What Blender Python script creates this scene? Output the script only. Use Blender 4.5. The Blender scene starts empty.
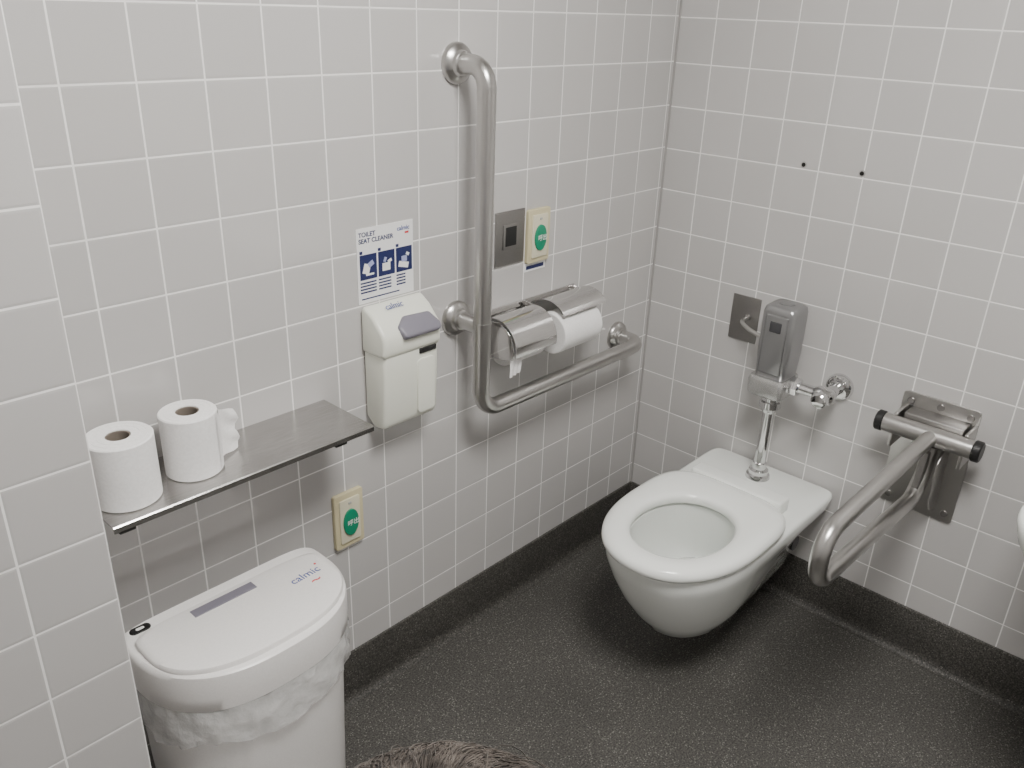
import bpy, bmesh, math, random
from mathutils import Vector, Matrix, Euler
random.seed(7)
COL=bpy.context.scene.collection
pi=math.pi

# ------------------------------------------------------------ materials
def new_mat(name,col,rough=.5,metal=0,**kw):
    m=bpy.data.materials.new(name); m.use_nodes=True
    b=m.node_tree.nodes["Principled BSDF"]
    b.inputs["Base Color"].default_value=(*col,1)
    b.inputs["Roughness"].default_value=rough
    b.inputs["Metallic"].default_value=metal
    for k,v in kw.items():
        b.inputs[k.replace("_"," ")].default_value=v
    return m
def add_noise(m,scale,c1,c2,bump=0,dist=.001,detail=4,lo=.35,hi=.65,stretch=None,rough=None):
    nt=m.node_tree;N=nt.nodes;L=nt.links;b=N["Principled BSDF"]
    g=N.new("ShaderNodeTexCoord");n=N.new("ShaderNodeTexNoise")
    n.inputs["Scale"].default_value=scale;n.inputs["Detail"].default_value=detail
    if stretch:
        mp=N.new("ShaderNodeMapping");mp.inputs["Scale"].default_value=stretch
        L.new(g.outputs["Object"],mp.inputs[0]);L.new(mp.outputs[0],n.inputs["Vector"])
    else: L.new(g.outputs["Object"],n.inputs["Vector"])
    r=N.new("ShaderNodeValToRGB");L.new(n.outputs["Fac"],r.inputs[0])
    r.color_ramp.elements[0].position=lo;r.color_ramp.elements[0].color=(*c1,1)
    r.color_ramp.elements[1].position=hi;r.color_ramp.elements[1].color=(*c2,1)
    L.new(r.outputs[0],b.inputs["Base Color"])
    if bump:
        bp=N.new("ShaderNodeBump");bp.inputs["Strength"].default_value=bump;bp.inputs["Distance"].default_value=dist
        L.new(n.outputs["Fac"],bp.inputs["Height"]);L.new(bp.outputs[0],b.inputs["Normal"])
    if rough:
        mr=N.new("ShaderNodeMapRange");mr.inputs[3].default_value=rough[0];mr.inputs[4].default_value=rough[1]
        L.new(n.outputs["Fac"],mr.inputs[0]);L.new(mr.outputs[0],b.inputs["Roughness"])
    return m
def speckle(m,c1,c2,cs,scale,cut=.20):
    """fine noise base + sparse light mineral chips"""
    add_noise(m,scale*.9,c1,c2,bump=.4,dist=.001,detail=2,lo=.36,hi=.68)
    nt=m.node_tree;N=nt.nodes;L=nt.links;b=N["Principled BSDF"]
    src=b.inputs["Base Color"].links[0].from_socket
    g=N.new("ShaderNodeTexCoord");v=N.new("ShaderNodeTexVoronoi");v.inputs["Scale"].default_value=scale
    L.new(g.outputs["Object"],v.inputs["Vector"])
    sc=N.new("ShaderNodeSeparateColor");L.new(v.outputs["Color"],sc.inputs[0])
    a=N.new("ShaderNodeMath");a.operation="GREATER_THAN";L.new(sc.outputs[0],a.inputs[0]);a.inputs[1].default_value=1-cut
    d=N.new("ShaderNodeMath");d.operation="LESS_THAN";L.new(v.outputs["Distance"],d.inputs[0]);d.inputs[1].default_value=.42
    mu=N.new("ShaderNodeMath");mu.operation="MULTIPLY";L.new(a.outputs[0],mu.inputs[0]);L.new(d.outputs[0],mu.inputs[1])
    big=N.new("ShaderNodeTexNoise");big.inputs["Scale"].default_value=3.2;L.new(g.outputs["Object"],big.inputs["Vector"])
    mr=N.new("ShaderNodeMapRange");mr.inputs[1].default_value=.3;mr.inputs[2].default_value=.7;mr.inputs[3].default_value=.85;mr.inputs[4].default_value=1.12;L.new(big.outputs["Fac"],mr.inputs[0])
    mx=N.new("ShaderNodeMix");mx.data_type="RGBA";L.new(mu.outputs[0],mx.inputs[0]);L.new(src,mx.inputs[6]);mx.inputs[7].default_value=(*cs,1)
    vm=N.new("ShaderNodeVectorMath");vm.operation="SCALE";L.new(mx.outputs[2],vm.inputs[0]);L.new(mr.outputs[0],vm.inputs["Scale"])
    L.new(vm.outputs[0],b.inputs["Base Color"])
    return m

def tile_mat(name,ch,off,zoff,P=.11):
    m=new_mat(name,(.6,.58,.56),.12)
    nt=m.node_tree;N=nt.nodes;L=nt.links;b=N["Principled BSDF"]
    def M(op,x,y=None,z=None):
        n=N.new("ShaderNodeMath");n.operation=op
        for i,vv in enumerate((x,y,z)):
            if vv is None: continue
            if isinstance(vv,(int,float)): n.inputs[i].default_value=vv
            else: L.new(vv,n.inputs[i])
        return n.outputs[0]
    g=N.new("ShaderNodeNewGeometry");s=N.new("ShaderNodeSeparateXYZ");L.new(g.outputs["Position"],s.inputs[0])
    loc=[];idx=[];edge=[]
    for c,o in ((ch,off),(2,zoff)):
        q=M("DIVIDE",M("SUBTRACT",s.outputs[c],o),P)
        fl=M("FLOOR",q);idx.append(fl)
        fr=M("SUBTRACT",q,fl);loc.append(M("SUBTRACT",fr,.5))
        edge.append(M("MULTIPLY",M("MINIMUM",fr,M("SUBTRACT",1,fr)),P))
    d=M("MINIMUM",edge[0],edge[1])
    mr=N.new("ShaderNodeMapRange");mr.interpolation_type="SMOOTHSTEP"
    L.new(d,mr.inputs[0]);mr.inputs[1].default_value=.0012;mr.inputs[2].default_value=.0018
    gm=mr.outputs[0]
    cb=N.new("ShaderNodeCombineXYZ");L.new(idx[0],cb.inputs[0]);L.new(idx[1],cb.inputs[1])
    wn=N.new("ShaderNodeTexWhiteNoise");wn.noise_dimensions="3D";L.new(cb.outputs[0],wn.inputs["Vector"])
    sc=N.new("ShaderNodeSeparateColor");L.new(wn.outputs["Color"],sc.inputs[0])
    mx=N.new("ShaderNodeMix");mx.data_type="RGBA";L.new(sc.outputs[2],mx.inputs[0])
    mx.inputs[6].default_value=(.520,.508,.500,1);mx.inputs[7].default_value=(.550,.537,.529,1)
    m2=N.new("ShaderNodeMix");m2.data_type="RGBA";L.new(gm,m2.inputs[0])
    m2.inputs[6].default_value=(.93,.92,.90,1);L.new(mx.outputs[2],m2.inputs[7]);L.new(m2.outputs[2],b.inputs["Base Color"])
    r=N.new("ShaderNodeMapRange");L.new(gm,r.inputs[0]);r.inputs[3].default_value=.7;r.inputs[4].default_value=.10;L.new(r.outputs[0],b.inputs["Roughness"])
    cush=N.new("ShaderNodeMapRange");cush.interpolation_type="SMOOTHSTEP";L.new(d,cush.inputs[0]);cush.inputs[1].default_value=.001;cush.inputs[2].default_value=.005
    h=M("MULTIPLY",cush.outputs[0],.00035)
    t1=M("MULTIPLY",M("MULTIPLY",M("SUBTRACT",sc.outputs[0],.5),loc[0]),.0014)
    t2=M("MULTIPLY",M("MULTIPLY",M("SUBTRACT",sc.outputs[1],.5),loc[1]),.0014)
    nz=N.new("ShaderNodeTexNoise");nz.inputs["Scale"].default_value=12;nz.inputs["Detail"].default_value=0;L.new(g.outputs["Position"],nz.inputs["Vector"])
    h=M("ADD",M("ADD",h,M("ADD",t1,t2)),M("MULTIPLY",nz.outputs["Fac"],.0004))
    bp=N.new("ShaderNodeBump");bp.inputs["Strength"].default_value=1;bp.inputs["Distance"].default_value=1
    L.new(h,bp.inputs["Height"]);L.new(bp.outputs[0],b.inputs["Normal"])
    return m

steel=add_noise(new_mat("brushed_steel",(.56,.55,.53),.29,1),900,(.555,.545,.53),(.585,.575,.56),detail=1,lo=.3,hi=.7)
steel_dark=add_noise(new_mat("dull_steel",(.35,.34,.33),.4,1),900,(.32,.31,.30),(.35,.34,.33),detail=1)
shelf_m=add_noise(new_mat("shelf_steel",(.5,.5,.49),.25,1),25,(.48,.47,.46),(.56,.55,.54),rough=(.2,.3),stretch=(1,12,1))
chrome=new_mat("chrome",(.75,.75,.75),.06,1)
chrome_h=new_mat("polished_steel",(.70,.69,.68),.12,1)
ceramic=new_mat("white_ceramic",(.91,.935,.90),.09,0,Coat_Weight=.4)
seatm=new_mat("white_seat_plastic",(.94,.96,.925),.18)
water=new_mat("water",(.86,.93,.92),.0,0,Transmission_Weight=1,IOR=1.33)
plast=add_noise(new_mat("white_plastic",(.8,.79,.77),.32),300,(.85,.83,.81),(.89,.87,.85))
plast_cream=new_mat("offwhite_plastic",(.80,.81,.72),.30)
beige=new_mat("beige_plastic",(.62,.56,.36),.4)
beige_l=new_mat("pale_beige_plastic",(.70,.66,.50),.4)
green=new_mat("green_button",(.010,.26,.14),.35)
whitep=new_mat("white_paint",(.88,.88,.86),.5)
lever_m=new_mat("grey_lever",(.20,.19,.23),.4)
seam_m=new_mat("seam_grey",(.45,.45,.42),.5)
silver_p=new_mat("silver_paint",(.36,.36,.365),.28,.8)
silver_l=new_mat("light_silver_paint",(.58,.58,.57),.25,.8)
black=new_mat("black_plastic",(.012,.012,.012),.4)
smoke=new_mat("smoked_window",(.06,.06,.065),.15)
darkhole=new_mat("dark_hole",(.01,.009,.008),.9)
paper=add_noise(new_mat("tissue_paper",(.86,.85,.83),.95),220,(.87,.86,.85),(.93,.92,.91),bump=.25,dist=.0006)
paper_in=new_mat("tissue_core",(.20,.17,.14),.9)
posterm=new_mat("poster_paper",(.86,.86,.86),.5)
navy=new_mat("navy_ink",(.015,.022,.10),.5)
inkblue=new_mat("blue_ink",(.05,.08,.30),.5)
inkred=new_mat("red_ink",(.6,.04,.05),.5)
bag=add_noise(new_mat("bin_bag_film",(.8,.8,.78),.18,0,Alpha=.55),40,(.78,.78,.77),(.92,.92,.91),bump=.7,dist=.008,detail=6)
floor_m=speckle(new_mat("floor_nonslip_vinyl",(.05,.05,.05),.5),(.034,.0325,.030),(.125,.120,.110),(.235,.228,.21),270,.14)
base_m=speckle(new_mat("baseboard_vinyl",(.04,.04,.04),.6),(.022,.021,.019),(.090,.085,.076),(.17,.16,.145),270,.10)
ceil_m=add_noise(new_mat("ceiling_paint",(.8,.79,.77),.9),50,(.78,.77,.75),(.82,.81,.79))
caulk=new_mat("grey_caulk",(.36,.35,.34),.7)
skin=add_noise(new_mat("skin",(.62,.40,.29),.5),40,(.58,.37,.27),(.66,.44,.33))
hairm=add_noise(new_mat("brown_hair",(.05,.032,.022),.38),90,(.022,.018,.015),(.085,.072,.062))
hairbase=new_mat("hair_base",(.014,.011,.009),.8)
shirt_m=add_noise(new_mat("shirt_cotton",(.15,.2,.35),.9),200,(.12,.17,.3),(.18,.23,.38))
trouser_m=add_noise(new_mat("trouser_denim",(.04,.05,.08),.9),200,(.03,.04,.07),(.06,.07,.1))
shoe_m=new_mat("shoe_canvas",(.5,.5,.5),.8)

# ------------------------------------------------------------ helpers
def empty(name,loc=(0,0,0)):
    o=bpy.data.objects.new(name,None);o.location=loc;o.empty_display_size=.05;COL.objects.link(o);return o
def finish(name,bm,mat,parent=None,smooth=True,angle=35):
    bmesh.ops.recalc_face_normals(bm,faces=bm.faces[:])
    me=bpy.data.meshes.new(name);bm.to_mesh(me);bm.free()
    if smooth:
        for p in me.polygons:p.use_smooth=True
        me.set_sharp_from_angle(angle=math.radians(angle))
    me.materials.append(mat)
    o=bpy.data.objects.new(name,me);COL.objects.link(o)
    if parent:
        o.parent=parent;o.matrix_parent_inverse=Matrix.Translation(-Vector(parent.location))
    return o
def box(name,lo,hi,mat,bev=0,parent=None,seg=3,rot=None,piv=None):
    bm=bmesh.new()
    bmesh.ops.create_cube(bm,size=1)
    lo=Vector(lo);hi=Vector(hi);c=(lo+hi)/2;d=hi-lo
    for v in bm.verts: v.co=Vector((v.co.x*d.x,v.co.y*d.y,v.co.z*d.z))
    if bev: bmesh.ops.bevel(bm,geom=bm.edges[:],offset=bev,segments=seg,profile=.5,affect='EDGES')
    if rot: bmesh.ops.transform(bm,matrix=Euler(rot).to_matrix().to_4x4(),verts=bm.verts)
    bmesh.ops.translate(bm,vec=c,verts=bm.verts)
    return finish(name,bm,mat,parent)
def frame(d):
    d=Vector(d).normalized();u=d.orthogonal().normalized();return u,d.cross(u)
def lathe(name,p0,d,prof,mat,parent=None,n=40,angle=35):
    p0=Vector(p0);d=Vector(d).normalized();u,w=frame(d)
    bm=bmesh.new();rings=[]
    for r,h in prof:
        if r<1e-6: rings.append([bm.verts.new(p0+d*h)])
        else: rings.append([bm.verts.new(p0+d*h+(u*math.cos(2*pi*i/n)+w*math.sin(2*pi*i/n))*r) for i in range(n)])
    for A,B in zip(rings,rings[1:]):
        for i in range(n):
            j=(i+1)%n
            if len(A)==1 and len(B)==1: continue
            if len(A)==1: bm.faces.new((A[0],B[i],B[j]))
            elif len(B)==1: bm.faces.new((A[i],A[j],B[0]))
            else: bm.faces.new((A[i],A[j],B[j],B[i]))
    closed=prof[0]==prof[-1]
    if not closed:
        if len(rings[0])>1: bm.faces.new(rings[0])
        if len(rings[-1])>1: bm.faces.new(rings[-1])
    else: bmesh.ops.remove_doubles(bm,verts=bm.verts[:],dist=1e-6)
    return finish(name,bm,mat,parent,angle=angle)
def cyl(name,p0,p1,r,mat,parent=None,bev=.001,n=32,r2=None):
    p0=Vector(p0);p1=Vector(p1);L=(p1-p0).length;r2=r if r2 is None else r2
    return lathe(name,p0,p1-p0,[(0,0),(r-bev,0),(r,bev),(r2,L-bev),(r2-bev,L),(0,L)],mat,parent,n)
def ring_roll(name,p0,d,r,ri,L,mat,parent,n=56):
    return lathe(name,p0,d,[(ri,0),(r-.002,0),(r,.002),(r,L-.002),(r-.002,L),(ri,L),(ri,0)],mat,parent,n)
def fillet(pts,rad,seg=8):
    out=[Vector(pts[0])]
    for i in range(1,len(pts)-1):
        a,b,c=Vector(pts[i-1]),Vector(pts[i]),Vector(pts[i+1])
        u=(a-b).normalized();w=(c-b).normalized();ang=u.angle(w)
        if ang>pi-.02: out.append(b);continue
        t=min(rad/math.tan(ang/2),(a-b).length*.49,(c-b).length*.49);R=t*math.tan(ang/2)
        ctr=b+(u+w).normalized()*(R/math.sin(ang/2))
        s=(b+u*t-ctr).normalized();e=(b+w*t-ctr).normalized()
        tot=s.angle(e);ax=s.cross(e).normalized()
        for k in range(seg+1):
            out.append(ctr+(Matrix.Rotation(tot*k/seg,3,ax)@s)*R)
    out.append(Vector(pts[-1]))
    res=[out[0]]
    for p in out[1:]:
        if (p-res[-1]).length>1e-5:res.append(p)
    return res
def tube(name,pts,r,mat,parent=None,rad=.05,n=28,seg=14,cap=True):
    P=fillet(pts,rad,seg) if rad else [Vector(p) for p in pts]
    bm=bmesh.new();rings=[];u=None
    for i,p in enumerate(P):
        t=((P[i+1]-P[i]).normalized() if i<len(P)-1 else Vector((0,0,0)))+((P[i]-P[i-1]).normalized() if i>0 else Vector((0,0,0)))
        t.normalize()
        if u is None:u=t.orthogonal().normalized()
        u=(u-t*u.dot(t)).normalized();w=t.cross(u)
        rings.append([bm.verts.new(p+(u*math.cos(2*pi*k/n)+w*math.sin(2*pi*k/n))*r) for k in range(n)])
    for A,B in zip(rings,rings[1:]):
        for i in range(n):bm.faces.new((A[i],A[(i+1)%n],B[(i+1)%n],B[i]))
    if cap: bm.faces.new(rings[0]);bm.faces.new(rings[-1])
    return finish(name,bm,mat,parent,angle=50)
def loft(name,rings,mat,parent=None,cap0=True,cap1=True,close=False,angle=40):
    bm=bmesh.new();R=[[bm.verts.new(p) for p in r] for r in rings];n=len(R[0])
    prs=list(zip(R,R[1:]))+([(R[-1],R[0])] if close else [])
    for A,B in prs:
        for i in range(n):bm.faces.new((A[i],A[(i+1)%n],B[(i+1)%n],B[i]))
    if not close:
        if cap0:bm.faces.new(R[0])
        if cap1:bm.faces.new(R[-1])
    return finish(name,bm,mat,parent,angle=angle)
def prism(name,pts,f,w0,w1,mat,bev=0,parent=None,seg=3,angle=35):
    bm=bmesh.new()
    A=[bm.verts.new(f(u,v,w0)) for u,v in pts];B=[bm.verts.new(f(u,v,w1)) for u,v in pts];n=len(pts)
    for i in range(n):bm.faces.new((A[i],A[(i+1)%n],B[(i+1)%n],B[i]))
    bm.faces.new(A);bm.faces.new(B)
    bmesh.ops.recalc_face_normals(bm,faces=bm.faces[:])
    if bev:
        ed=[e for e in bm.edges if len(e.link_faces)==2 and e.calc_face_angle(0)>.5]
        bmesh.ops.bevel(bm,geom=ed,offset=bev,segments=seg,profile=.5,affect='EDGES')
    return finish(name,bm,mat,parent,angle=angle)
def rrect(w,h,r,seg=5):
    pts=[]
    for cx,cy,a0 in ((w/2-r,h/2-r,0),(-w/2+r,h/2-r,90),(-w/2+r,-h/2+r,180),(w/2-r,-h/2+r,270)):
        for k in range(seg+1):
            a=math.radians(a0+90*k/seg);pts.append((cx+r*math.cos(a),cy+r*math.sin(a)))
    return pts
def text(name,s,loc,rot,size,mat,parent=None,ext=.0002,off=0):
    c=bpy.data.curves.new(name,'FONT');c.body=s;c.size=size;c.extrude=ext;c.offset=off;c.materials.append(mat)
    o=bpy.data.objects.new(name,c);o.location=loc;o.rotation_euler=rot;COL.objects.link(o)
    if parent:o.parent=parent;o.matrix_parent_inverse=Matrix.Translation(-Vector(parent.location))
    return o
WA=(pi/2,0,0)

# ------------------------------------------------------------ room
CX,CY,H=-2.75,-2.5,2.42
box("floor",(CX-.1,CY-.1,-.1),(.1,.1,0),floor_m)
box("ceiling",(CX-.1,CY-.1,H),(.1,.1,H+.1),ceil_m)
box("wall_left",(-1.70,0,0),(.1,.1,H),tile_mat("tile_left",0,-.897,1.421))
box("wall_right",(0,CY,0),(.1,0,H),tile_mat("tile_right",1,0,1.418))
pil=box("wall_pillar",(CX,-.275,0),(-1.70,.1,H),tile_mat("tile_pillar",0,-1.70,1.430))
pil.data.materials.append(tile_mat("tile_pillar_side",1,-.275,1.430))
for p in pil.data.polygons:
    if abs(p.normal.x)>.9:p.material_index=1
box("wall_back",(CX-.1,CY-.1,0),(.1,CY,H),tile_mat("tile_back",0,0,1.418))
box("wall_side",(CX-.1,CY,0),(CX,.1,H),tile_mat("tile_side",1,0,1.418))
cove=[(0,0),(.026,0),(.019,.0015),(.0135,.005),(.009,.011),(.0065,.018),(.0052,.028),(.005,.040),(.005,.136),(.003,.140),(0,.140)]
prism("baseboard_left",cove,lambda u,v,w:(w,-u,v),-1.70,0,base_m,angle=75)
prism("baseboard_right",cove,lambda u,v,w:(-u,w,v),CY,0,base_m,angle=75)
prism("baseboard_pillar",cove,lambda u,v,w:(w,-.275-u,v),CX,-1.70,base_m,angle=75)
prism("baseboard_pillar_side",cove,lambda u,v,w:(-1.70+u,w,v),-.28,0,base_m,angle=75)
box("trim_corner_caulk",(-.004,-.004,.14),(0,0,H),caulk)

# ------------------------------------------------------------ ceiling light
lt=empty("ceiling_light",(-1.30,-1.15,H))
box("light_frame",(-1.62,-1.47,H-.02),(-.98,-.83,H),whitep,.004,lt)
em=bpy.data.materials.new("light_diffuser");em.use_nodes=True
b=em.node_tree.nodes["Principled BSDF"];b.inputs["Base Color"].default_value=(.9,.9,.88,1)
b.inputs["Emission Color"].default_value=(1,.977,.94,1);b.inputs["Emission Strength"].default_value=52
box("light_panel",(-1.58,-1.43,H-.026),(-1.02,-.87,H-.019),em,.002,lt)

# ------------------------------------------------------------ L grab bar
gb=empty("grab_bar",(-.79,0,.69))
BY=-.088;R=.0195
tube("l_shaped_tube",[(-.795,-.004,1.434),(-.795,BY,1.434),(-.795,BY,.69),(-.160,BY,.69),(-.160,-.004,.69)],R,steel,gb,rad=.055)
tube("middle_post",[(-.795,-.004,.895),(-.795,BY,.895)],R*.9,steel,gb,rad=0)
for i,(x,z) in enumerate(((-.795,1.434),(-.795,.895),(-.160,.69))):
    lathe("flange_%d"%(i+1),(x,-.0005,z),(0,-1,0),[(0,0),(.040,0),(.040,.005),(.037,.011),(.026,.017),(.0235,.024),(.0205,.026),(0,.026)],steel,gb)
lathe("tube_collar",(-.795,BY,.908),(0,0,-1),[(0,0),(.0208,0),(.0208,.003),(0,.003)],steel,gb)

# ------------------------------------------------------------ poster
po=empty("cleaner_instruction_poster",(-.99,0,1.06))
box("poster_sheet",(-1.06,-.0018,.985),(-.916,-.0003,1.138),posterm,0,po)
text("poster_title","TOILET\nSEAT CLEANER",(-1.055,-.002,1.121),WA,.0128,navy,po,off=.0003)
text("poster_logo","calmic",(-.958,-.002,1.120),WA,.013,inkblue,po,off=.0002)
box("logo_mark",(-.938,-.0022,1.112),(-.928,-.0017,1.116),inkred,0,po)
pic=[[(.008,.010,.016,.020,.3),(.020,.024,.014,.010,-.5),(.014,.006,.020,.004,0)],
     [(.010,.008,.020,.016,0),(.014,.026,.006,.010,.4),(.024,.024,.010,.006,-.4)],
     [(.006,.006,.026,.012,.25),(.014,.018,.014,.012,0),(.026,.030,.008,.006,.5)]]
pcol=new_mat("picto_lilac",(.35,.38,.62),.5)
for k in range(3):
    x=-1.054+k*.046
    box("panel_%d"%(k+1),(x,-.0024,1.034),(x+.042,-.0017,1.085),navy,0,po)
    for q,(u,v_,ww,hh,r_) in enumerate(pic[k]):
        box("picto_%d_%d"%(k+1,q),(x+u,-.0028-.0001*q,1.036+v_),(x+u+ww,-.0023,1.036+v_+hh),whitep if q!=1 else pcol,0,po,rot=(0,r_,0))
    box("number_%d"%(k+1),(x,-.0024,1.087),(x+.007,-.0017,1.093),navy,0,po)
    for j in range(4):
        box("caption_%d_%d"%(k+1,j),(x,-.0022,1.026-.0065*j),(x+.040-.008*((j*3+k)%3),-.0017,1.029-.0065*j),navy,0,po)
box("footer_line",(-1.052,-.0022,.993),(-.955,-.0017,.9955),navy,0,po)

# ------------------------------------------------------------ seat cleaner dispenser
di=empty("seat_cleaner_dispenser",(-.977,0,.85))
fx=lambda u,v,w:(w,-u,v)
prism("dispenser_lower_body",[(.001,.738),(.028,.716),(.060,.722),(.066,.740),(.070,.84),(.070,.89),(.001,.90)],fx,-1.054,-.908,plast_cream,.008,di,4)
prism("dispenser_hood",[(.001,.978),(.014,.984),(.040,.968),(.070,.938),(.076,.925),(.075,.893),(.070,.885),(.001,.885)],fx,-1.058,-.904,plast_cream,.008,di,4)
prism("dispenser_lever",[(-.050,-.026),(.046,-.026),(.052,-.012),(.038,.020),(-.030,.024),(-.056,.002)],
      lambda u,v,w:(-.960+u,-.064+v*.72+w*-.7,.938+v*.68+w*.72),-.006,.010,lever_m,.006,di,3)
box("dispenser_hood_shade",(-.962,-.0735,.874),(-.916,-.060,.8855),black,.002,di)  # black strip standing in for the shadow beneath the lever hood
prism("dispenser_window",rrect(.048,.125,.010),lambda u,v,w:(-.944+u,-w,.800+v),.066,.0725,plast_cream,.002,di)
text("dispenser_label","calmic",(-1.018,-.0365,.9745),(pi/2-.78,0,0),.018,inkblue,di,.0004)
box("dispenser_seam",(-1.0545,-.0708,.886),(-.9075,-.001,.888),seam_m,0,di)

# ------------------------------------------------------------ sensor plate
sp=empty("flush_sensor_plate",(-.623,0,1.05))
box("steel_plate",(-.672,-.006,.987),(-.575,-.0003,1.114),steel_dark,.002,sp)
box("sensor_bezel",(-.650,-.009,1.025),(-.600,-.005,1.085),steel_dark,.002,sp)
box("sensor_window",(-.643,-.010,1.033),(-.607,-.0085,1.078),black,.001,sp)

# ------------------------------------------------------------ call buttons
def call_button(x0,x1,z0,z1,label):
    e=empty("emergency_call_button",((x0+x1)/2,0,(z0+z1)/2))
    w=x1-x0;h=z1-z0;cx=(x0+x1)/2;cz=(z0+z1)/2
    f=lambda u,v,d:(cx+u,-d,cz+v)
    prism("button_plate",rrect(w,h,.006),f,.0003,.011,beige,.002,e)
    prism("button_face",rrect(w*.70,h*.80,.004),f,.010,.0145,beige_l,.0015,e)
    ell=[(w*.26*math.cos(2*pi*k/40),-h*.03+h*.24*math.sin(2*pi*k/40)) for k in range(40)]
    prism("green_push",ell,f,.013,.0185,green,.001,e)
    text("push_text",label,(cx-w*.15,-.0188,cz-h*.075),WA,.016,whitep,e)
    box("call_lamp",(cx-.004,-.0162,z1-h*.20),(cx+.004,-.0140,z1-h*.16),seam_m,.0008,e)
    return e
call_button(-.567,-.489,.977,1.107,"呼出")
call_button(-1.155,-1.079,.441,.577,"呼出")
nl=box("notice_label",(-.566,-.0015,.955),(-.490,-.0003,.975),posterm)
box("notice_line",(-.560,-.0018,.960),(-.497,-.0014,.969),navy,0,nl)

# ------------------------------------------------------------ double paper holder
ph=empty("toilet_paper_holder",(-.54,0,.84))
box("back_plate",(-.715,-.004,.785),(-.370,-.0003,.888),chrome_h,.001,ph)
def lid(name,x0,x1,a0,a1,cy,cz,r,t=.002):
    out=[];n=18
    for k in range(n+1):
        a=math.radians(a0+(a1-a0)*k/n);out.append((cy+r*math.cos(a),cz+r*math.sin(a)))
    inn=[]
    for k in range(n,-1,-1):
        a=math.radians(a0+(a1-a0)*k/n);inn.append((cy+(r-t)*math.cos(a),cz+(r-t)*math.sin(a)))
    return prism(name,out+inn,fx,x0,x1,chrome_h,0,ph)
lid("lid_near",-.712,-.570,128,-12,.052,.820,.066)
lid("lid_far",-.540,-.372,135,36,.058,.826,.068)
near=[(.003,.884),(.030,.880)]+[(.052+.060*math.cos(math.radians(t)),.820+.060*math.sin(math.radians(t))) for t in range(70,-21,-15)]+[(.060,.790),(.003,.790)]
prism("side_arm_1",near,fx,-.716,-.712,chrome_h,.0008,ph)
for i,x in enumerate((-.562,-.372)):
    prism("side_arm_%d"%(i+2),[(.003,.884),(.030,.880),(.050,.848),(.056,.815),(.045,.800),(.003,.792)],fx,x,x+.004,chrome_h,.0008,ph)
def roll(nm,x0,x1,r,cy,cz,par):
    ring_roll(nm,(x0,cy,cz),(1,0,0),r,.019,x1-x0,paper,par)
    lathe(nm+"_core",(x0+.0005,cy,cz),(1,0,0),[(.0185,0),(.019,0),(.019,x1-x0-.001),(.0185,x1-x0-.001),(.0185,0)],paper_in,par)
roll("paper_roll_near",-.700,-.585,.044,-.056,.812,ph)
roll("paper_roll_far",-.545,-.400,.052,-.074,.814,ph)
cyl("spindle_far",(-.552,-.074,.814),(-.372,-.074,.814),.017,whitep,ph)
def sheet(nm,pts,x0,x1,par):
    bm=bmesh.new();n=10;rows=[]
    for k,(yy,zz) in enumerate(pts):
        rows.append([bm.verts.new((x0+(x1-x0)*i/n,yy+.0016*math.sin(i*1.7+k*.8),zz+.0015*math.sin(i*2.3)*(k==len(pts)-1)+.008*(i/n)*(k==len(pts)-1))) for i in range(n+1)])
    for A,B in zip(rows,rows[1:]):
        for i in range(n):bm.faces.new((A[i],A[i+1],B[i+1],B[i]))
    return finish(nm,bm,paper,par,angle=80)
sheet("paper_tail_near",[(-.098,.812),(-.1005,.795),(-.101,.775),(-.100,.752)],-.712,-.675,ph)
cyl("holder_spindle",(-.711,-.056,.812),(-.566,-.056,.812),.006,chrome,ph)

# ------------------------------------------------------------ shelf
sh=empty("metal_shelf",(-1.4,0,.8))
prism("shelf_plate",[(.0005,.807),(.158,.807),(.160,.805),(.160,.796),(.157,.796),(.157,.803),(.0035,.803),(.0035,.770),(.0005,.770)],fx,-1.650,-1.156,shelf_m,0,sh)
for i,x in enumerate((-1.635,-1.235)):
    prism("bracket_%d"%(i+1),[(.002,.803),(.140,.803),(.140,.797),(.020,.772),(.002,.760)],fx,x,x+.014,steel_dark,.001,sh)
    box("bracket_foot_%d"%(i+1),(x-.006,-.156,.788),(x+.020,-.120,.8035),black,.002,sh)

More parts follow.
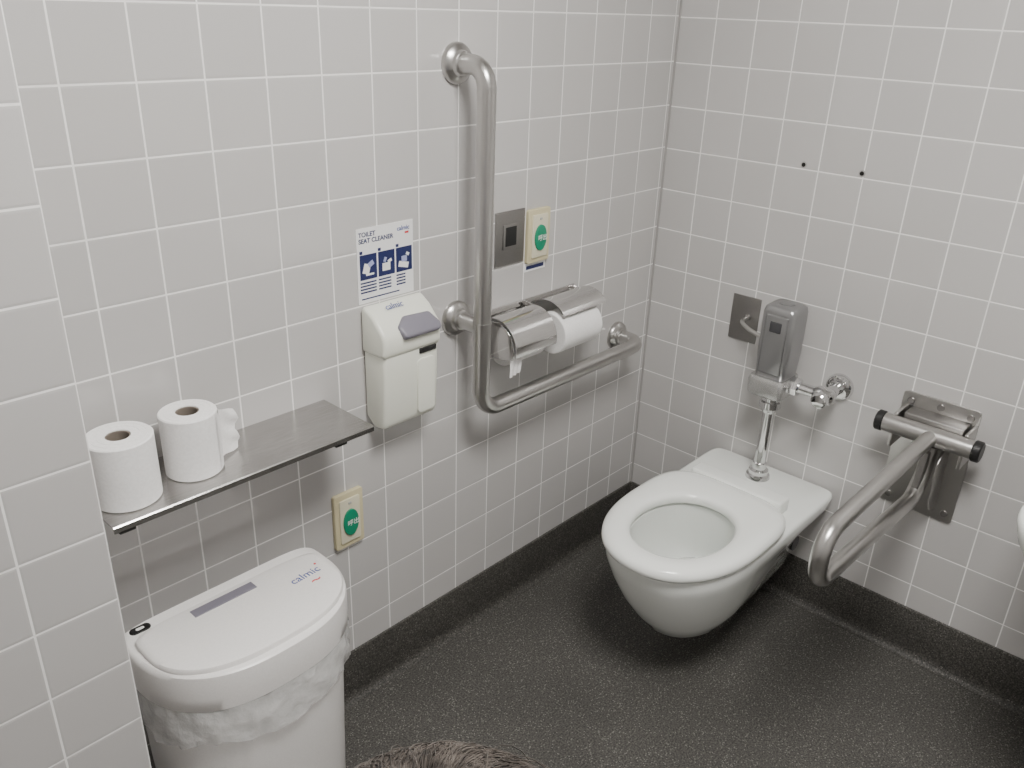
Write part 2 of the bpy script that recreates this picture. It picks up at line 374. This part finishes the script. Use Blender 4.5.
# ------------------------------------------------------------ loose rolls
def loose_roll(cx,cy,r,tail):
    e=empty("toilet_paper_roll",(cx,cy,.8075))
    ring_roll("paper",(cx,cy,.8075),(0,0,1),r,.019,.110,paper,e)
    lathe("core",(cx,cy,.808),(0,0,1),[(.0165,0),(.0188,0),(.0188,.108),(.0165,.108),(.0165,0)],paper_in,e)
    for k in range(2):
        rr=r*(.62+.2*k);lathe("layer_%d"%k,(cx+.001,cy,.9172),(0,0,1),[(rr,0),(rr,.0006),(rr-.0012,.0006),(rr-.0012,0),(rr,0)],paper,e)
    if tail:
        bm=bmesh.new();rows=[]
        P=[];a0=-.9
        for k in range(7):
            a=a0+k*.12;P.append((cx+(r+.0012)*math.cos(a),cy+(r+.0012)*math.sin(a)))
        d=Vector((-math.sin(a),math.cos(a)));nrm=Vector((math.cos(a),math.sin(a)))
        for k in range(1,6):
            q=Vector(P[6])+d*(.006*k)+nrm*(.0035*k+.0009*k*k);P.append((q.x,q.y))
        for k,(x,y) in enumerate(P):
            f_=max(0,k-6)
            row=[]
            for j in range(11):
                z=.812+.0098*j
                if f_: z=z-.005*f_*(j/10)+ .0018*math.sin(j*2.3+f_)
                row.append(bm.verts.new((x+.0006*f_*math.sin(j*1.1+k*.5),y+.0008*f_*math.cos(j*1.4+k),max(.809,z))))
            rows.append(row)
        for A,B in zip(rows,rows[1:]):
            for i in range(10):bm.faces.new((A[i],A[i+1],B[i+1],B[i]))
        finish("loose_tail",bm,paper,e,angle=80)
    return e
loose_roll(-1.594,-.088,.0515,False)
loose_roll(-1.476,-.080,.0465,True)

# ------------------------------------------------------------ toilet
TY=-.467
to=empty("toilet",(-.35,TY,.2))
NN=96
def plan(xm,xf,xb,hw,nf,nb,z,hb=None):
    pts=[]
    for i in range(NN):
        t=2*pi*i/NN;c=math.cos(t);s=math.sin(t)
        if c>=0: n=nb;A=xb-xm
        else: n=nf;A=xm-xf
        x=xm+A*math.copysign(abs(c)**(2/n),c)
        k=0 if c<0 or hb is None else (x-xm)/(xb-xm)
        h=hw if hb is None else hw+(hb-hw)*k
        pts.append(Vector((x,TY+h*math.copysign(abs(s)**(2/n),s),z)))
    return pts
XB=-.0055
rings=[plan(-.36,-.460,XB,.055,2.2,9,.103,.075),
 plan(-.37,-.505,XB,.083,2.2,9,.110,.085),
 plan(-.38,-.548,XB,.110,2.2,9,.138,.098),
 plan(-.39,-.585,XB,.133,2.2,9,.185,.108),
 plan(-.40,-.622,XB,.152,2.25,10,.240,.120),
 plan(-.41,-.652,XB,.167,2.3,10,.300,.142),
 plan(-.41,-.665,XB,.174,2.35,12,.335,.168),
 plan(-.41,-.671,XB,.178,2.35,16,.352,.181),
 plan(-.41,-.673,XB,.180,2.35,18,.378,.185),
 plan(-.41,-.670,XB-.002,.177,2.35,18,.385,.182),
 plan(-.41,-.664,XB-.006,.171,2.35,18,.387,.177),
 plan(-.47,-.630,-.315,.125,2.1,2.1,.387),
 plan(-.47,-.622,-.322,.118,2.1,2.1,.383),
 plan(-.47,-.620,-.322,.118,2.1,2.1,.350),
 plan(-.465,-.610,-.318,.114,2.1,2.1,.305),
 plan(-.455,-.585,-.312,.102,2.1,2.1,.262),
 plan(-.435,-.540,-.310,.082,2.1,2.1,.225),
 plan(-.410,-.490,-.315,.060,2.1,2.1,.195),
 plan(-.385,-.440,-.325,.040,2.1,2.1,.170),
 plan(-.380,-.425,-.335,.034,2.1,2.1,.140)]
loft("toilet_bowl",rings,ceramic,to,angle=50)
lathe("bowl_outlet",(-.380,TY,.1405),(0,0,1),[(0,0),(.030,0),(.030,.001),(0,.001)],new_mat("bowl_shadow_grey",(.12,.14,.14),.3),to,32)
loft("bowl_water",[plan(-.432,-.536,-.309,.0805,2.1,2.1,.2230)],water,to,cap1=False)
def seat_ring(off,z): return plan(-.42,-.694+off,-.225-off,.185-off,2.25,3.8,z)
def seat_in(off,z): return plan(-.475,-.622-off,-.336+off,.112+off,2.1,2.1,z)
loft("toilet_seat",[seat_ring(.004,.393),seat_ring(0,.400),seat_ring(.001,.410),seat_ring(.008,.4185),seat_ring(.020,.4225),seat_ring(.035,.4235),
   seat_in(.018,.4215),seat_in(.007,.417),seat_in(0,.408),seat_in(.004,.393)],seatm,to,close=True,angle=60)
prism("seat_hinge_bar",rrect(.050,.262,.007),lambda u,v,w:(-.210+u,TY+v,w),.387,.4245,seatm,.005,to,4)
for i,s in enumerate((-1,1)):
    lathe("mount_hole_%d"%(i+1),(-.085,TY+s*.112,.235),(0,s,0),[(0,0),(.021,0),(.021,.018),(0,.018)],black,to,24)

# ------------------------------------------------------------ flush valve
fv=empty("flush_valve",(-.08,-.46,.7))
vy=-.458;vx=-.085
def vring(w,d,z,r=.014,dx=0):return [Vector((vx+dx+u,vy+v,z)) for u,v in rrect(d,w,r,6)]
loft("sensor_housing",[vring(.078,.078,.688),vring(.082,.082,.694),vring(.088,.086,.76),vring(.088,.086,.866),vring(.082,.080,.878),vring(.068,.066,.884)],silver_p,fv)
loft("sensor_base",[vring(.084,.084,.640,dx=-.006),vring(.096,.098,.646,dx=-.006),vring(.100,.104,.682,dx=-.006),vring(.094,.096,.694,dx=-.004)],silver_l,fv)
box("sensor_panel",(vx-.0450,vy-.030,.705),(vx-.040,vy+.030,.862),silver_p,.004,fv)
box("sensor_window",(vx-.0462,vy-.015,.818),(vx-.044,vy+.015,.845),smoke,.002,fv)
lathe("top_cap",(vx,vy,.883),(0,0,1),[(0,0),(.020,0),(.020,.003),(.016,.005),(0,.005)],silver_p,fv)
lathe("valve_neck",(vx,vy,.650),(0,0,-1),[(0,0),(.030,0),(.030,.012),(.024,.018),(.024,.030),(.029,.033),(.029,.050),(.022,.056),(.017,.066),(0,.066)],chrome,fv,12)
lathe("flush_pipe",(vx,vy,.60),(0,0,-1),[(0,0),(.0155,0),(.0155,.165),(.0185,.168),(.0185,.185),(.026,.190),(.026,.200),(.031,.204),(.033,.2125),(0,.2125)],chrome,fv)
sy,sz=-.598,.677
cyl("stop_pipe",(vx,vy-.040,sz),(vx,sy+.004,sz),.015,chrome,fv)
lathe("union_nut",(vx,vy-.046,sz),(0,-1,0),[(0,0),(.023,0),(.025,.004),(.025,.020),(.022,.024),(0,.024)],chrome,fv,8)
lathe("stop_elbow",(vx,sy+.030,sz),(0,-1,0),[(0,0),(.016,0),(.022,.010),(.023,.030),(.020,.046),(.012,.052),(0,.054)],chrome,fv)
cyl("wall_pipe",(vx,sy,sz),(-.002,sy,sz),.016,chrome,fv)
lathe("wall_flange",(-.0006,sy,sz),(-1,0,0),[(0,0),(.036,0),(.036,.004),(.032,.010),(.020,.014),(0,.014)],chrome,fv)
lathe("stop_handle",(vx-.018,sy,sz),(-1,0,0),[(0,0),(.015,0),(.015,.008),(.020,.010),(.020,.026),(.016,.030),(0,.031)],chrome,fv,16)

cp=empty("conduit_cover_plate",(0,-.31,.785))
box("cover_plate",(-.004,-.350,.722),(-.0003,-.268,.848),steel_dark,.001,cp)
lathe("cable_grommet",(-.0035,-.317,.790),(-1,0,0),[(0,0),(.010,0),(.010,.010),(.006,.012),(0,.012)],steel_dark,cp)
tube("flexible_conduit",[(-.010,-.317,.790),(-.045,-.320,.790),(-.060,-.355,.780),(-.062,-.412,.765)],.0055,steel,cp,rad=.03,n=12)

# ------------------------------------------------------------ fold-down grab bar
fb=empty("folding_grab_bar",(0,-.845,.57))
g=lambda u,v,w:(-w,-.842+u,.571+v)
prism("mount_plate",rrect(.176,.304,.010),g,.0004,.006,steel,.001,fb)
for i,(u,v) in enumerate(((-.068,.130),(0,.134),(.068,.130),(-.068,-.130),(.068,-.130))):
    lathe("plate_screw_%d"%(i+1),(-.0055,-.842+u,.571+v),(-1,0,0),[(0,0),(.009,0),(.008,.004),(.003,.005),(0,.004)],steel_dark,fb,20)
box("hinge_cheek_a",(-.080,-.772,.600),(-.005,-.764,.690),steel,.002,fb)
box("hinge_cheek_b",(-.080,-.930,.600),(-.005,-.922,.690),steel,.002,fb)
box("hinge_block",(-.060,-.915,.625),(-.006,-.780,.690),steel_dark,.003,fb)
cyl("hinge_tube",(-.080,-.745,.660),(-.080,-.948,.660),.0225,steel,fb,.002)
cyl("hinge_cap_a",(-.080,-.728,.660),(-.080,-.747,.660),.0250,black,fb,.003)
cyl("hinge_cap_b",(-.080,-.965,.660),(-.080,-.946,.660),.0250,black,fb,.003)
tube("u_shaped_tube",[(-.085,-.855,.660),(-.655,-.855,.660),(-.650,-.855,.545),(-.110,-.855,.505),(-.06,-.855,.560),(-.06,-.855,.63)],.0180,steel,fb,rad=.056)
box("stay_arm",(-.105,-.863,.495),(-.045,-.847,.620),steel_dark,.003,fb,rot=(0,.15,0))
prism("latch_plate",[(.006,.44),(.050,.46),(.085,.50),(.085,.60),(.040,.64),(.006,.64)],lambda u,v,w:(-u,w,v),-.886,-.882,steel,.001,fb)

# ------------------------------------------------------------ screw holes
for y,z in ((-.401,1.209),(-.546,1.209)):
    e=lathe("screw_anchor",(-.0002,y,z),(-1,0,0),[(0,0),(.0080,0),(.0075,.0012),(.004,.0014),(.004,.0005),(0,.0005)],caulk,None,20)
    lathe("anchor_hole",(-.0006,y,z),(-1,0,0),[(0,0),(.0052,0),(.0052,.0012),(0,.0012)],darkhole,e,16)

# ------------------------------------------------------------ bin
bn=empty("waste_bin",(-1.455,-.18,0))
bx,by0=-1.460,-.075
def dsh(w,dep,z,back=0):
    pts=[];n=96
    hw=w/2;yc=by0-back-.065
    for i in range(n):
        t=2*pi*i/n;c=math.cos(t);s=math.sin(t)
        if s>=0: nn=7;A=.065;nx=7
        else: nn=2.2;A=dep-.065;nx=2.6
        pts.append(Vector((bx+hw*math.copysign(abs(c)**(2/nx),c),yc+A*math.copysign(abs(s)**(2/nn),s),z)))
    return pts
loft("bin_body",[dsh(.334,.184,.002,.010),dsh(.340,.188,.010,.008),dsh(.366,.213,.440,.001),dsh(.368,.215,.475,0)],plast,bn)
rg=[]
for j,(z,w,d) in enumerate(((.484,.382,.225),(.462,.386,.228),(.444,.387,.229),(.424,.387,.229),(.398,.384,.228))):
    r=dsh(w,d,z,-.001)
    for i,p in enumerate(r):
        c=Vector((bx,by0-.1,z));dv=(p-c);dv.z=0;dv.normalize()
        p+=dv*(.0022*math.sin(i*2.3+j*1.0)+.0018*math.sin(i*.9-j*1.6))*(j>0)
        if j==4:p.z+=.009*math.sin(i*.33)+.003*math.sin(i*1.3)
        if j==3:p.z+=.004*math.sin(i*.33)
    rg.append(r)
loft("bin_liner",rg,bag,bn,cap0=False,cap1=False,angle=180)
loft("bin_lid_rim",[dsh(.380,.223,.474,-.001),dsh(.388,.230,.478,-.004),dsh(.390,.233,.505,-.005),dsh(.390,.233,.540,-.005),dsh(.386,.230,.549,-.003),dsh(.376,.222,.553,0)],plast,bn)
loft("bin_lid_panel",[dsh(.362,.183,.5525,.032),dsh(.362,.183,.558,.032),dsh(.356,.179,.562,.034),dsh(.337,.166,.5645,.040)],plast,bn)
box("lid_handle_recess",(bx-.080,by0-.068,.5625),(bx+.040,by0-.046,.5655),lever_m,.001,bn)
prism("lid_sensor",rrect(.036,.018,.0085),lambda u,v,w:(bx-.155+u,by0-.016+v,w),.552,.5548,black,.0008,bn)
prism("sensor_dot",rrect(.014,.006,.0028),lambda u,v,w:(bx-.155+u,by0-.016+v,w),.554,.5556,whitep,0,bn)
text("bin_label","calmic",(bx+.090,by0-.108,.5648),(0,0,.05),.025,inkblue,bn,.0003)
text("bin_label_mark","~",(bx+.118,by0-.134,.5648),(0,0,.05),.036,inkred,bn,.0003)
text("bin_label_dot",".",(bx+.150,by0-.084,.5648),(0,0,.05),.04,inkred,bn,.0003)

# ------------------------------------------------------------ wash basin
wb=empty("wash_basin",(-.25,-1.37,.72))
BYc=-1.363
def bas(x0,hw,z,bk=.4135):
    pts=[]
    for i in range(72):
        t=2*pi*i/72;c=math.cos(t);s=math.sin(t)
        nn=8 if c>0 else 2.4
        A=(bk if c>0 else x0)
        pts.append(Vector((-.42+A*math.copysign(abs(c)**(2/nn),c),BYc+hw*math.copysign(abs(s)**(2/nn),s),z)))
    return pts
def basi(x0,hw,z):
    return [Vector((-.35+x0*math.cos(2*pi*i/72),BYc+hw*math.sin(2*pi*i/72),z)) for i in range(72)]
loft("basin_bowl",[bas(.04,.12,.58,.41),bas(.09,.17,.60),bas(.135,.215,.65),bas(.160,.243,.700),bas(.167,.252,.735),bas(.163,.248,.747),bas(.152,.238,.750),
   basi(.195,.200,.748),basi(.188,.192,.735),basi(.16,.165,.68),basi(.10,.11,.645),basi(.03,.03,.635)],ceramic,wb,angle=60)
lathe("tap_body",(-.07,BYc,.749),(0,0,1),[(0,0),(.026,0),(.024,.008),(.020,.014),(.020,.095),(.016,.10),(0,.102)],chrome,wb)
tube("tap_spout",[(-.07,BYc,.82),(-.18,BYc,.84),(-.195,BYc,.81)],.011,chrome,wb,rad=.02,n=16)
tube("drain_trap",[(-.32,BYc,.60),(-.32,BYc,.40),(-.22,BYc,.40),(-.22,BYc,.48),(-.004,BYc,.48)],.016,chrome,wb,rad=.04,n=18)

# ------------------------------------------------------------ child (only the crown of the head reaches the frame)
ch=empty("child",(-1.90,-1.15,0))
hc=Vector((-1.880,-1.135,1.136))
fwd=Vector((.74,.67,0)).normalized();side=Vector((fwd.y,-fwd.x,0))
ZO=.044
def W(s,fw,z):return Vector((hc.x,hc.y,0))+side*s+fwd*fw+Vector((0,0,z-ZO))
def skinned(name,chain,radii,edges,mat,root=0,sub=2):
    me=bpy.data.meshes.new(name);me.from_pydata([tuple(p) for p in chain],edges,[])
    o=bpy.data.objects.new(name,me);COL.objects.link(o);me.materials.append(mat)
    m=o.modifiers.new("Skin",'SKIN');m.use_smooth_shade=True
    for i,r in enumerate(radii):
        sv=me.skin_vertices[0].data[i];rr=r if isinstance(r,tuple) else (r,r);sv.radius=rr;sv.use_root=(i==root)
    s=o.modifiers.new("Sub",'SUBSURF');s.levels=sub;s.render_levels=sub
    o.parent=ch;o.matrix_parent_inverse=Matrix.Translation(-Vector(ch.location));return o
bm=bmesh.new();bmesh.ops.create_uvsphere(bm,u_segments=64,v_segments=48,radius=1)
for v in bm.verts:
    x,y,z=v.co
    w=.070;d=.086;h=.100
    nx,ny,nz=x*w,y*d,z*h
    if z<0:
        k=-z;nx*=1-.30*k*k;ny*=1-.10*k*k
        if y>0:ny+=.008*k*(1-k)
    if y>0:
        e=lambda cx,cz,s:math.exp(-(((x-cx)/s)**2+((z-cz)/s)**2))
        ny+=.016*math.exp(-((x/.13)**2+((z+.28)/.17)**2))
        ny+=.008*math.exp(-((x/.10)**2+((z+.08)/.20)**2))
        ny-=.007*(e(.36,-.02,.17)+e(-.36,-.02,.17))
        ny+=.005*math.exp(-((x/.26)**2+((z+.58)/.06)**2))-.003*math.exp(-((x/.24)**2+((z+.64)/.025)**2))+.004*math.exp(-((x/.22)**2+((z+.70)/.05)**2))
        ny+=.006*math.exp(-((x/.25)**2+((z+.92)/.12)**2))
    v.co=hc+side*nx+fwd*ny+Vector((0,0,nz))
finish("head",bm,skin,ch,angle=180)
for i,s in enumerate((-1,1)):
    c=hc+side*(.026*s)+fwd*.072+Vector((0,0,-.004))
    lathe("eye_%d"%(i+1),c,fwd,[(0,-.009),(.007,-.006),(.0095,0),(.007,.006),(0,.009)],whitep,ch,20,180)
    lathe("iris_%d"%(i+1),c+fwd*.0072,fwd,[(0,0),(.0045,0),(.003,.0022),(0,.0026)],black,ch,16,180)
    c=hc+side*(.070*s)+Vector((0,0,-.012))-fwd*.004
    tube("ear_%d"%(i+1),[c+Vector((0,0,-.022)),c+side*s*.010-fwd*.012+Vector((0,0,-.004)),c+side*s*.012-fwd*.012+Vector((0,0,.016)),c+side*s*.004+fwd*.006+Vector((0,0,.022))],.0055,skin,ch,rad=.012,n=12)
tube("lips",[hc+side*-.018+fwd*.0775+Vector((0,0,-.060)),hc+fwd*.0855+Vector((0,0,-.0615)),hc+side*.018+fwd*.0775+Vector((0,0,-.060))],.0032,new_mat("lip",(.45,.18,.15),.5),ch,rad=.03,n=10)
HW,HD,HH=.096,.102,.101
bm=bmesh.new();bmesh.ops.create_uvsphere(bm,u_segments=64,v_segments=40,radius=1)
kill=[v for v in bm.verts if v.co.z<(.28 if v.co.y>.25 else (-.45 if v.co.y<-.1 else -.45+(v.co.y+.1)*2.08))]
bmesh.ops.delete(bm,geom=kill,context='VERTS')
for v in bm.verts:
    x,y,z=v.co
    v.co=hc+side*(x*HW)+fwd*(y*HD)+Vector((0,0,z*HH))
finish("hair_cap",bm,hairbase,ch,angle=180)
cu=bpy.data.curves.new("hair_strands",'CURVE');cu.dimensions='3D';cu.bevel_depth=.00030;cu.bevel_resolution=0;cu.materials.append(hairm)
rnd=random.Random(3)
for n in range(5000):
    tuft=rnd.randrange(220);tr=random.Random(tuft)
    az=tr.uniform(0,2*pi)+rnd.gauss(0,.16);st=abs(abs(tr.gauss(0,.65))+rnd.gauss(0,.10));L=rnd.uniform(.6,1.0);tw=tr.gauss(.35,.30)+rnd.gauss(0,.08)
    lift=tr.uniform(0,.02)+rnd.uniform(0,.012)+(.04 if rnd.random()<.01 else 0)
    sp_=cu.splines.new('POLY');K=9;sp_.points.add(K-1)
    lim=1.35 if math.cos(az)>.3 else 1.95
    for k in range(K):
        th=min(st+L*k/(K-1),lim+.1*rnd.random());aa=az+tw*k/(K-1)
        cyv=math.cos(aa)*math.sin(th);cxv=math.sin(aa)*math.sin(th);czv=math.cos(th)
        q=1.004+lift*math.sin(pi*min(1,k/(K-1)+.10))
        p=hc+side*(cxv*HW*q)+fwd*(cyv*HD*q)+Vector((0,0,czv*HH*q))
        sp_.points[k].co=(*p,1);sp_.points[k].radius=1 if k<K-2 else .5
ho=bpy.data.objects.new("hair_strands",cu);COL.objects.link(ho);ho.parent=ch;ho.matrix_parent_inverse=Matrix.Translation(-Vector(ch.location))
skinned("torso_and_neck",[W(0,-.02,.60),W(0,-.02,.72),W(0,-.022,.86),W(0,-.025,.97),W(0,-.012,1.04),W(0,0,1.11)],[(.088,.067),(.082,.06),(.09,.065),(.079,.056),.036,.036],[(0,1),(1,2),(2,3),(3,4),(4,5)],skin)
sv=[W(0,-.02,.58),W(0,-.02,.72),W(0,-.022,.86),W(0,-.025,.96),W(.125,-.025,.965),W(.150,-.03,.86),W(-.125,-.025,.965),W(-.150,-.03,.86),W(0,-.02,1.005)]
skinned("t_shirt",sv,[(.112,.085),(.102,.078),(.110,.082),(.092,.068),.046,.043,.046,.043,.045],[(0,1),(1,2),(2,3),(3,4),(4,5),(3,6),(6,7),(3,8)],shirt_m)
skinned("trousers",[W(0,-.02,.60),W(.062,-.02,.53),W(.068,-.01,.33),W(.070,-.02,.12),W(-.062,-.02,.53),W(-.068,-.01,.33),W(-.070,-.02,.12)],
  [(.108,.085),.068,.052,.040,.068,.052,.040],[(0,1),(1,2),(2,3),(0,4),(4,5),(5,6)],trouser_m)
for i,s in enumerate((-1,1)):
    skinned("arm_%d"%(i+1),[W(.130*s,-.025,.95),W(.158*s,-.03,.80),W(.165*s,.0,.66),W(.166*s,.012,.635),W(.164*s,.026,.595)],[.034,.027,.019,(.017,.024),(.014,.028)],[(0,1),(1,2),(2,3),(3,4)],skin)
    for k,(fo,ln) in enumerate(((.006,.042),(.018,.048),(.031,.045),(.043,.036))):
        skinned("finger_%d_%d"%(i+1,k+1),[W(.164*s,fo,.600),W(.165*s,fo+.002,.572),W(.160*s,fo+.003,.572-ln*.5),W(.152*s,fo+.002,.572-ln*.9)],[.007,.0068,.006,.005],[(0,1),(1,2),(2,3)],skin)
    skinned("thumb_%d"%(i+1),[W(.163*s,.030,.618),W(.158*s,.052,.600),W(.152*s,.060,.578)],[.009,.0078,.0065],[(0,1),(1,2)],skin)
    rr=[]
    for z,l,w in ((.001,.092,.034),(.012,.094,.037),(.035,.086,.036),(.055,.060,.034),(.080,.042,.032)):
        cen=(.092-l)*-.55
        rr.append([W(.070*s+w*math.sin(2*pi*t/28),.02+cen+l*math.cos(2*pi*t/28),z+ZO) for t in range(28)])
    loft("shoe_%d"%(i+1),rr,shoe_m,ch,angle=60)

# ------------------------------------------------------------ camera
a=Vector((.682,-.2796,.6757)).normalized()
b=Vector((-.7343,-.3002,.6091));b=(b-a*b.dot(a)).normalized();v=-a.cross(b)
F=846;C=Vector((-2.04,-1.311,1.546))
cam=bpy.data.cameras.new("camera");co=bpy.data.objects.new("camera",cam);COL.objects.link(co)
X=Vector((a.x,b.x,-v.x));Y=-Vector((a.y,b.y,-v.y));Z=-Vector((a.z,b.z,-v.z))
m=Matrix((X,Y,Z)).transposed().to_4x4();m.translation=C
co.matrix_world=m;cam.sensor_width=36;cam.lens=F/1024*36;cam.clip_start=.01
bpy.context.scene.camera=co
w=bpy.data.worlds.new("world");bpy.context.scene.world=w;w.use_nodes=True
w.node_tree.nodes["Background"].inputs[0].default_value=(.5,.5,.5,1);w.node_tree.nodes["Background"].inputs[1].default_value=.1
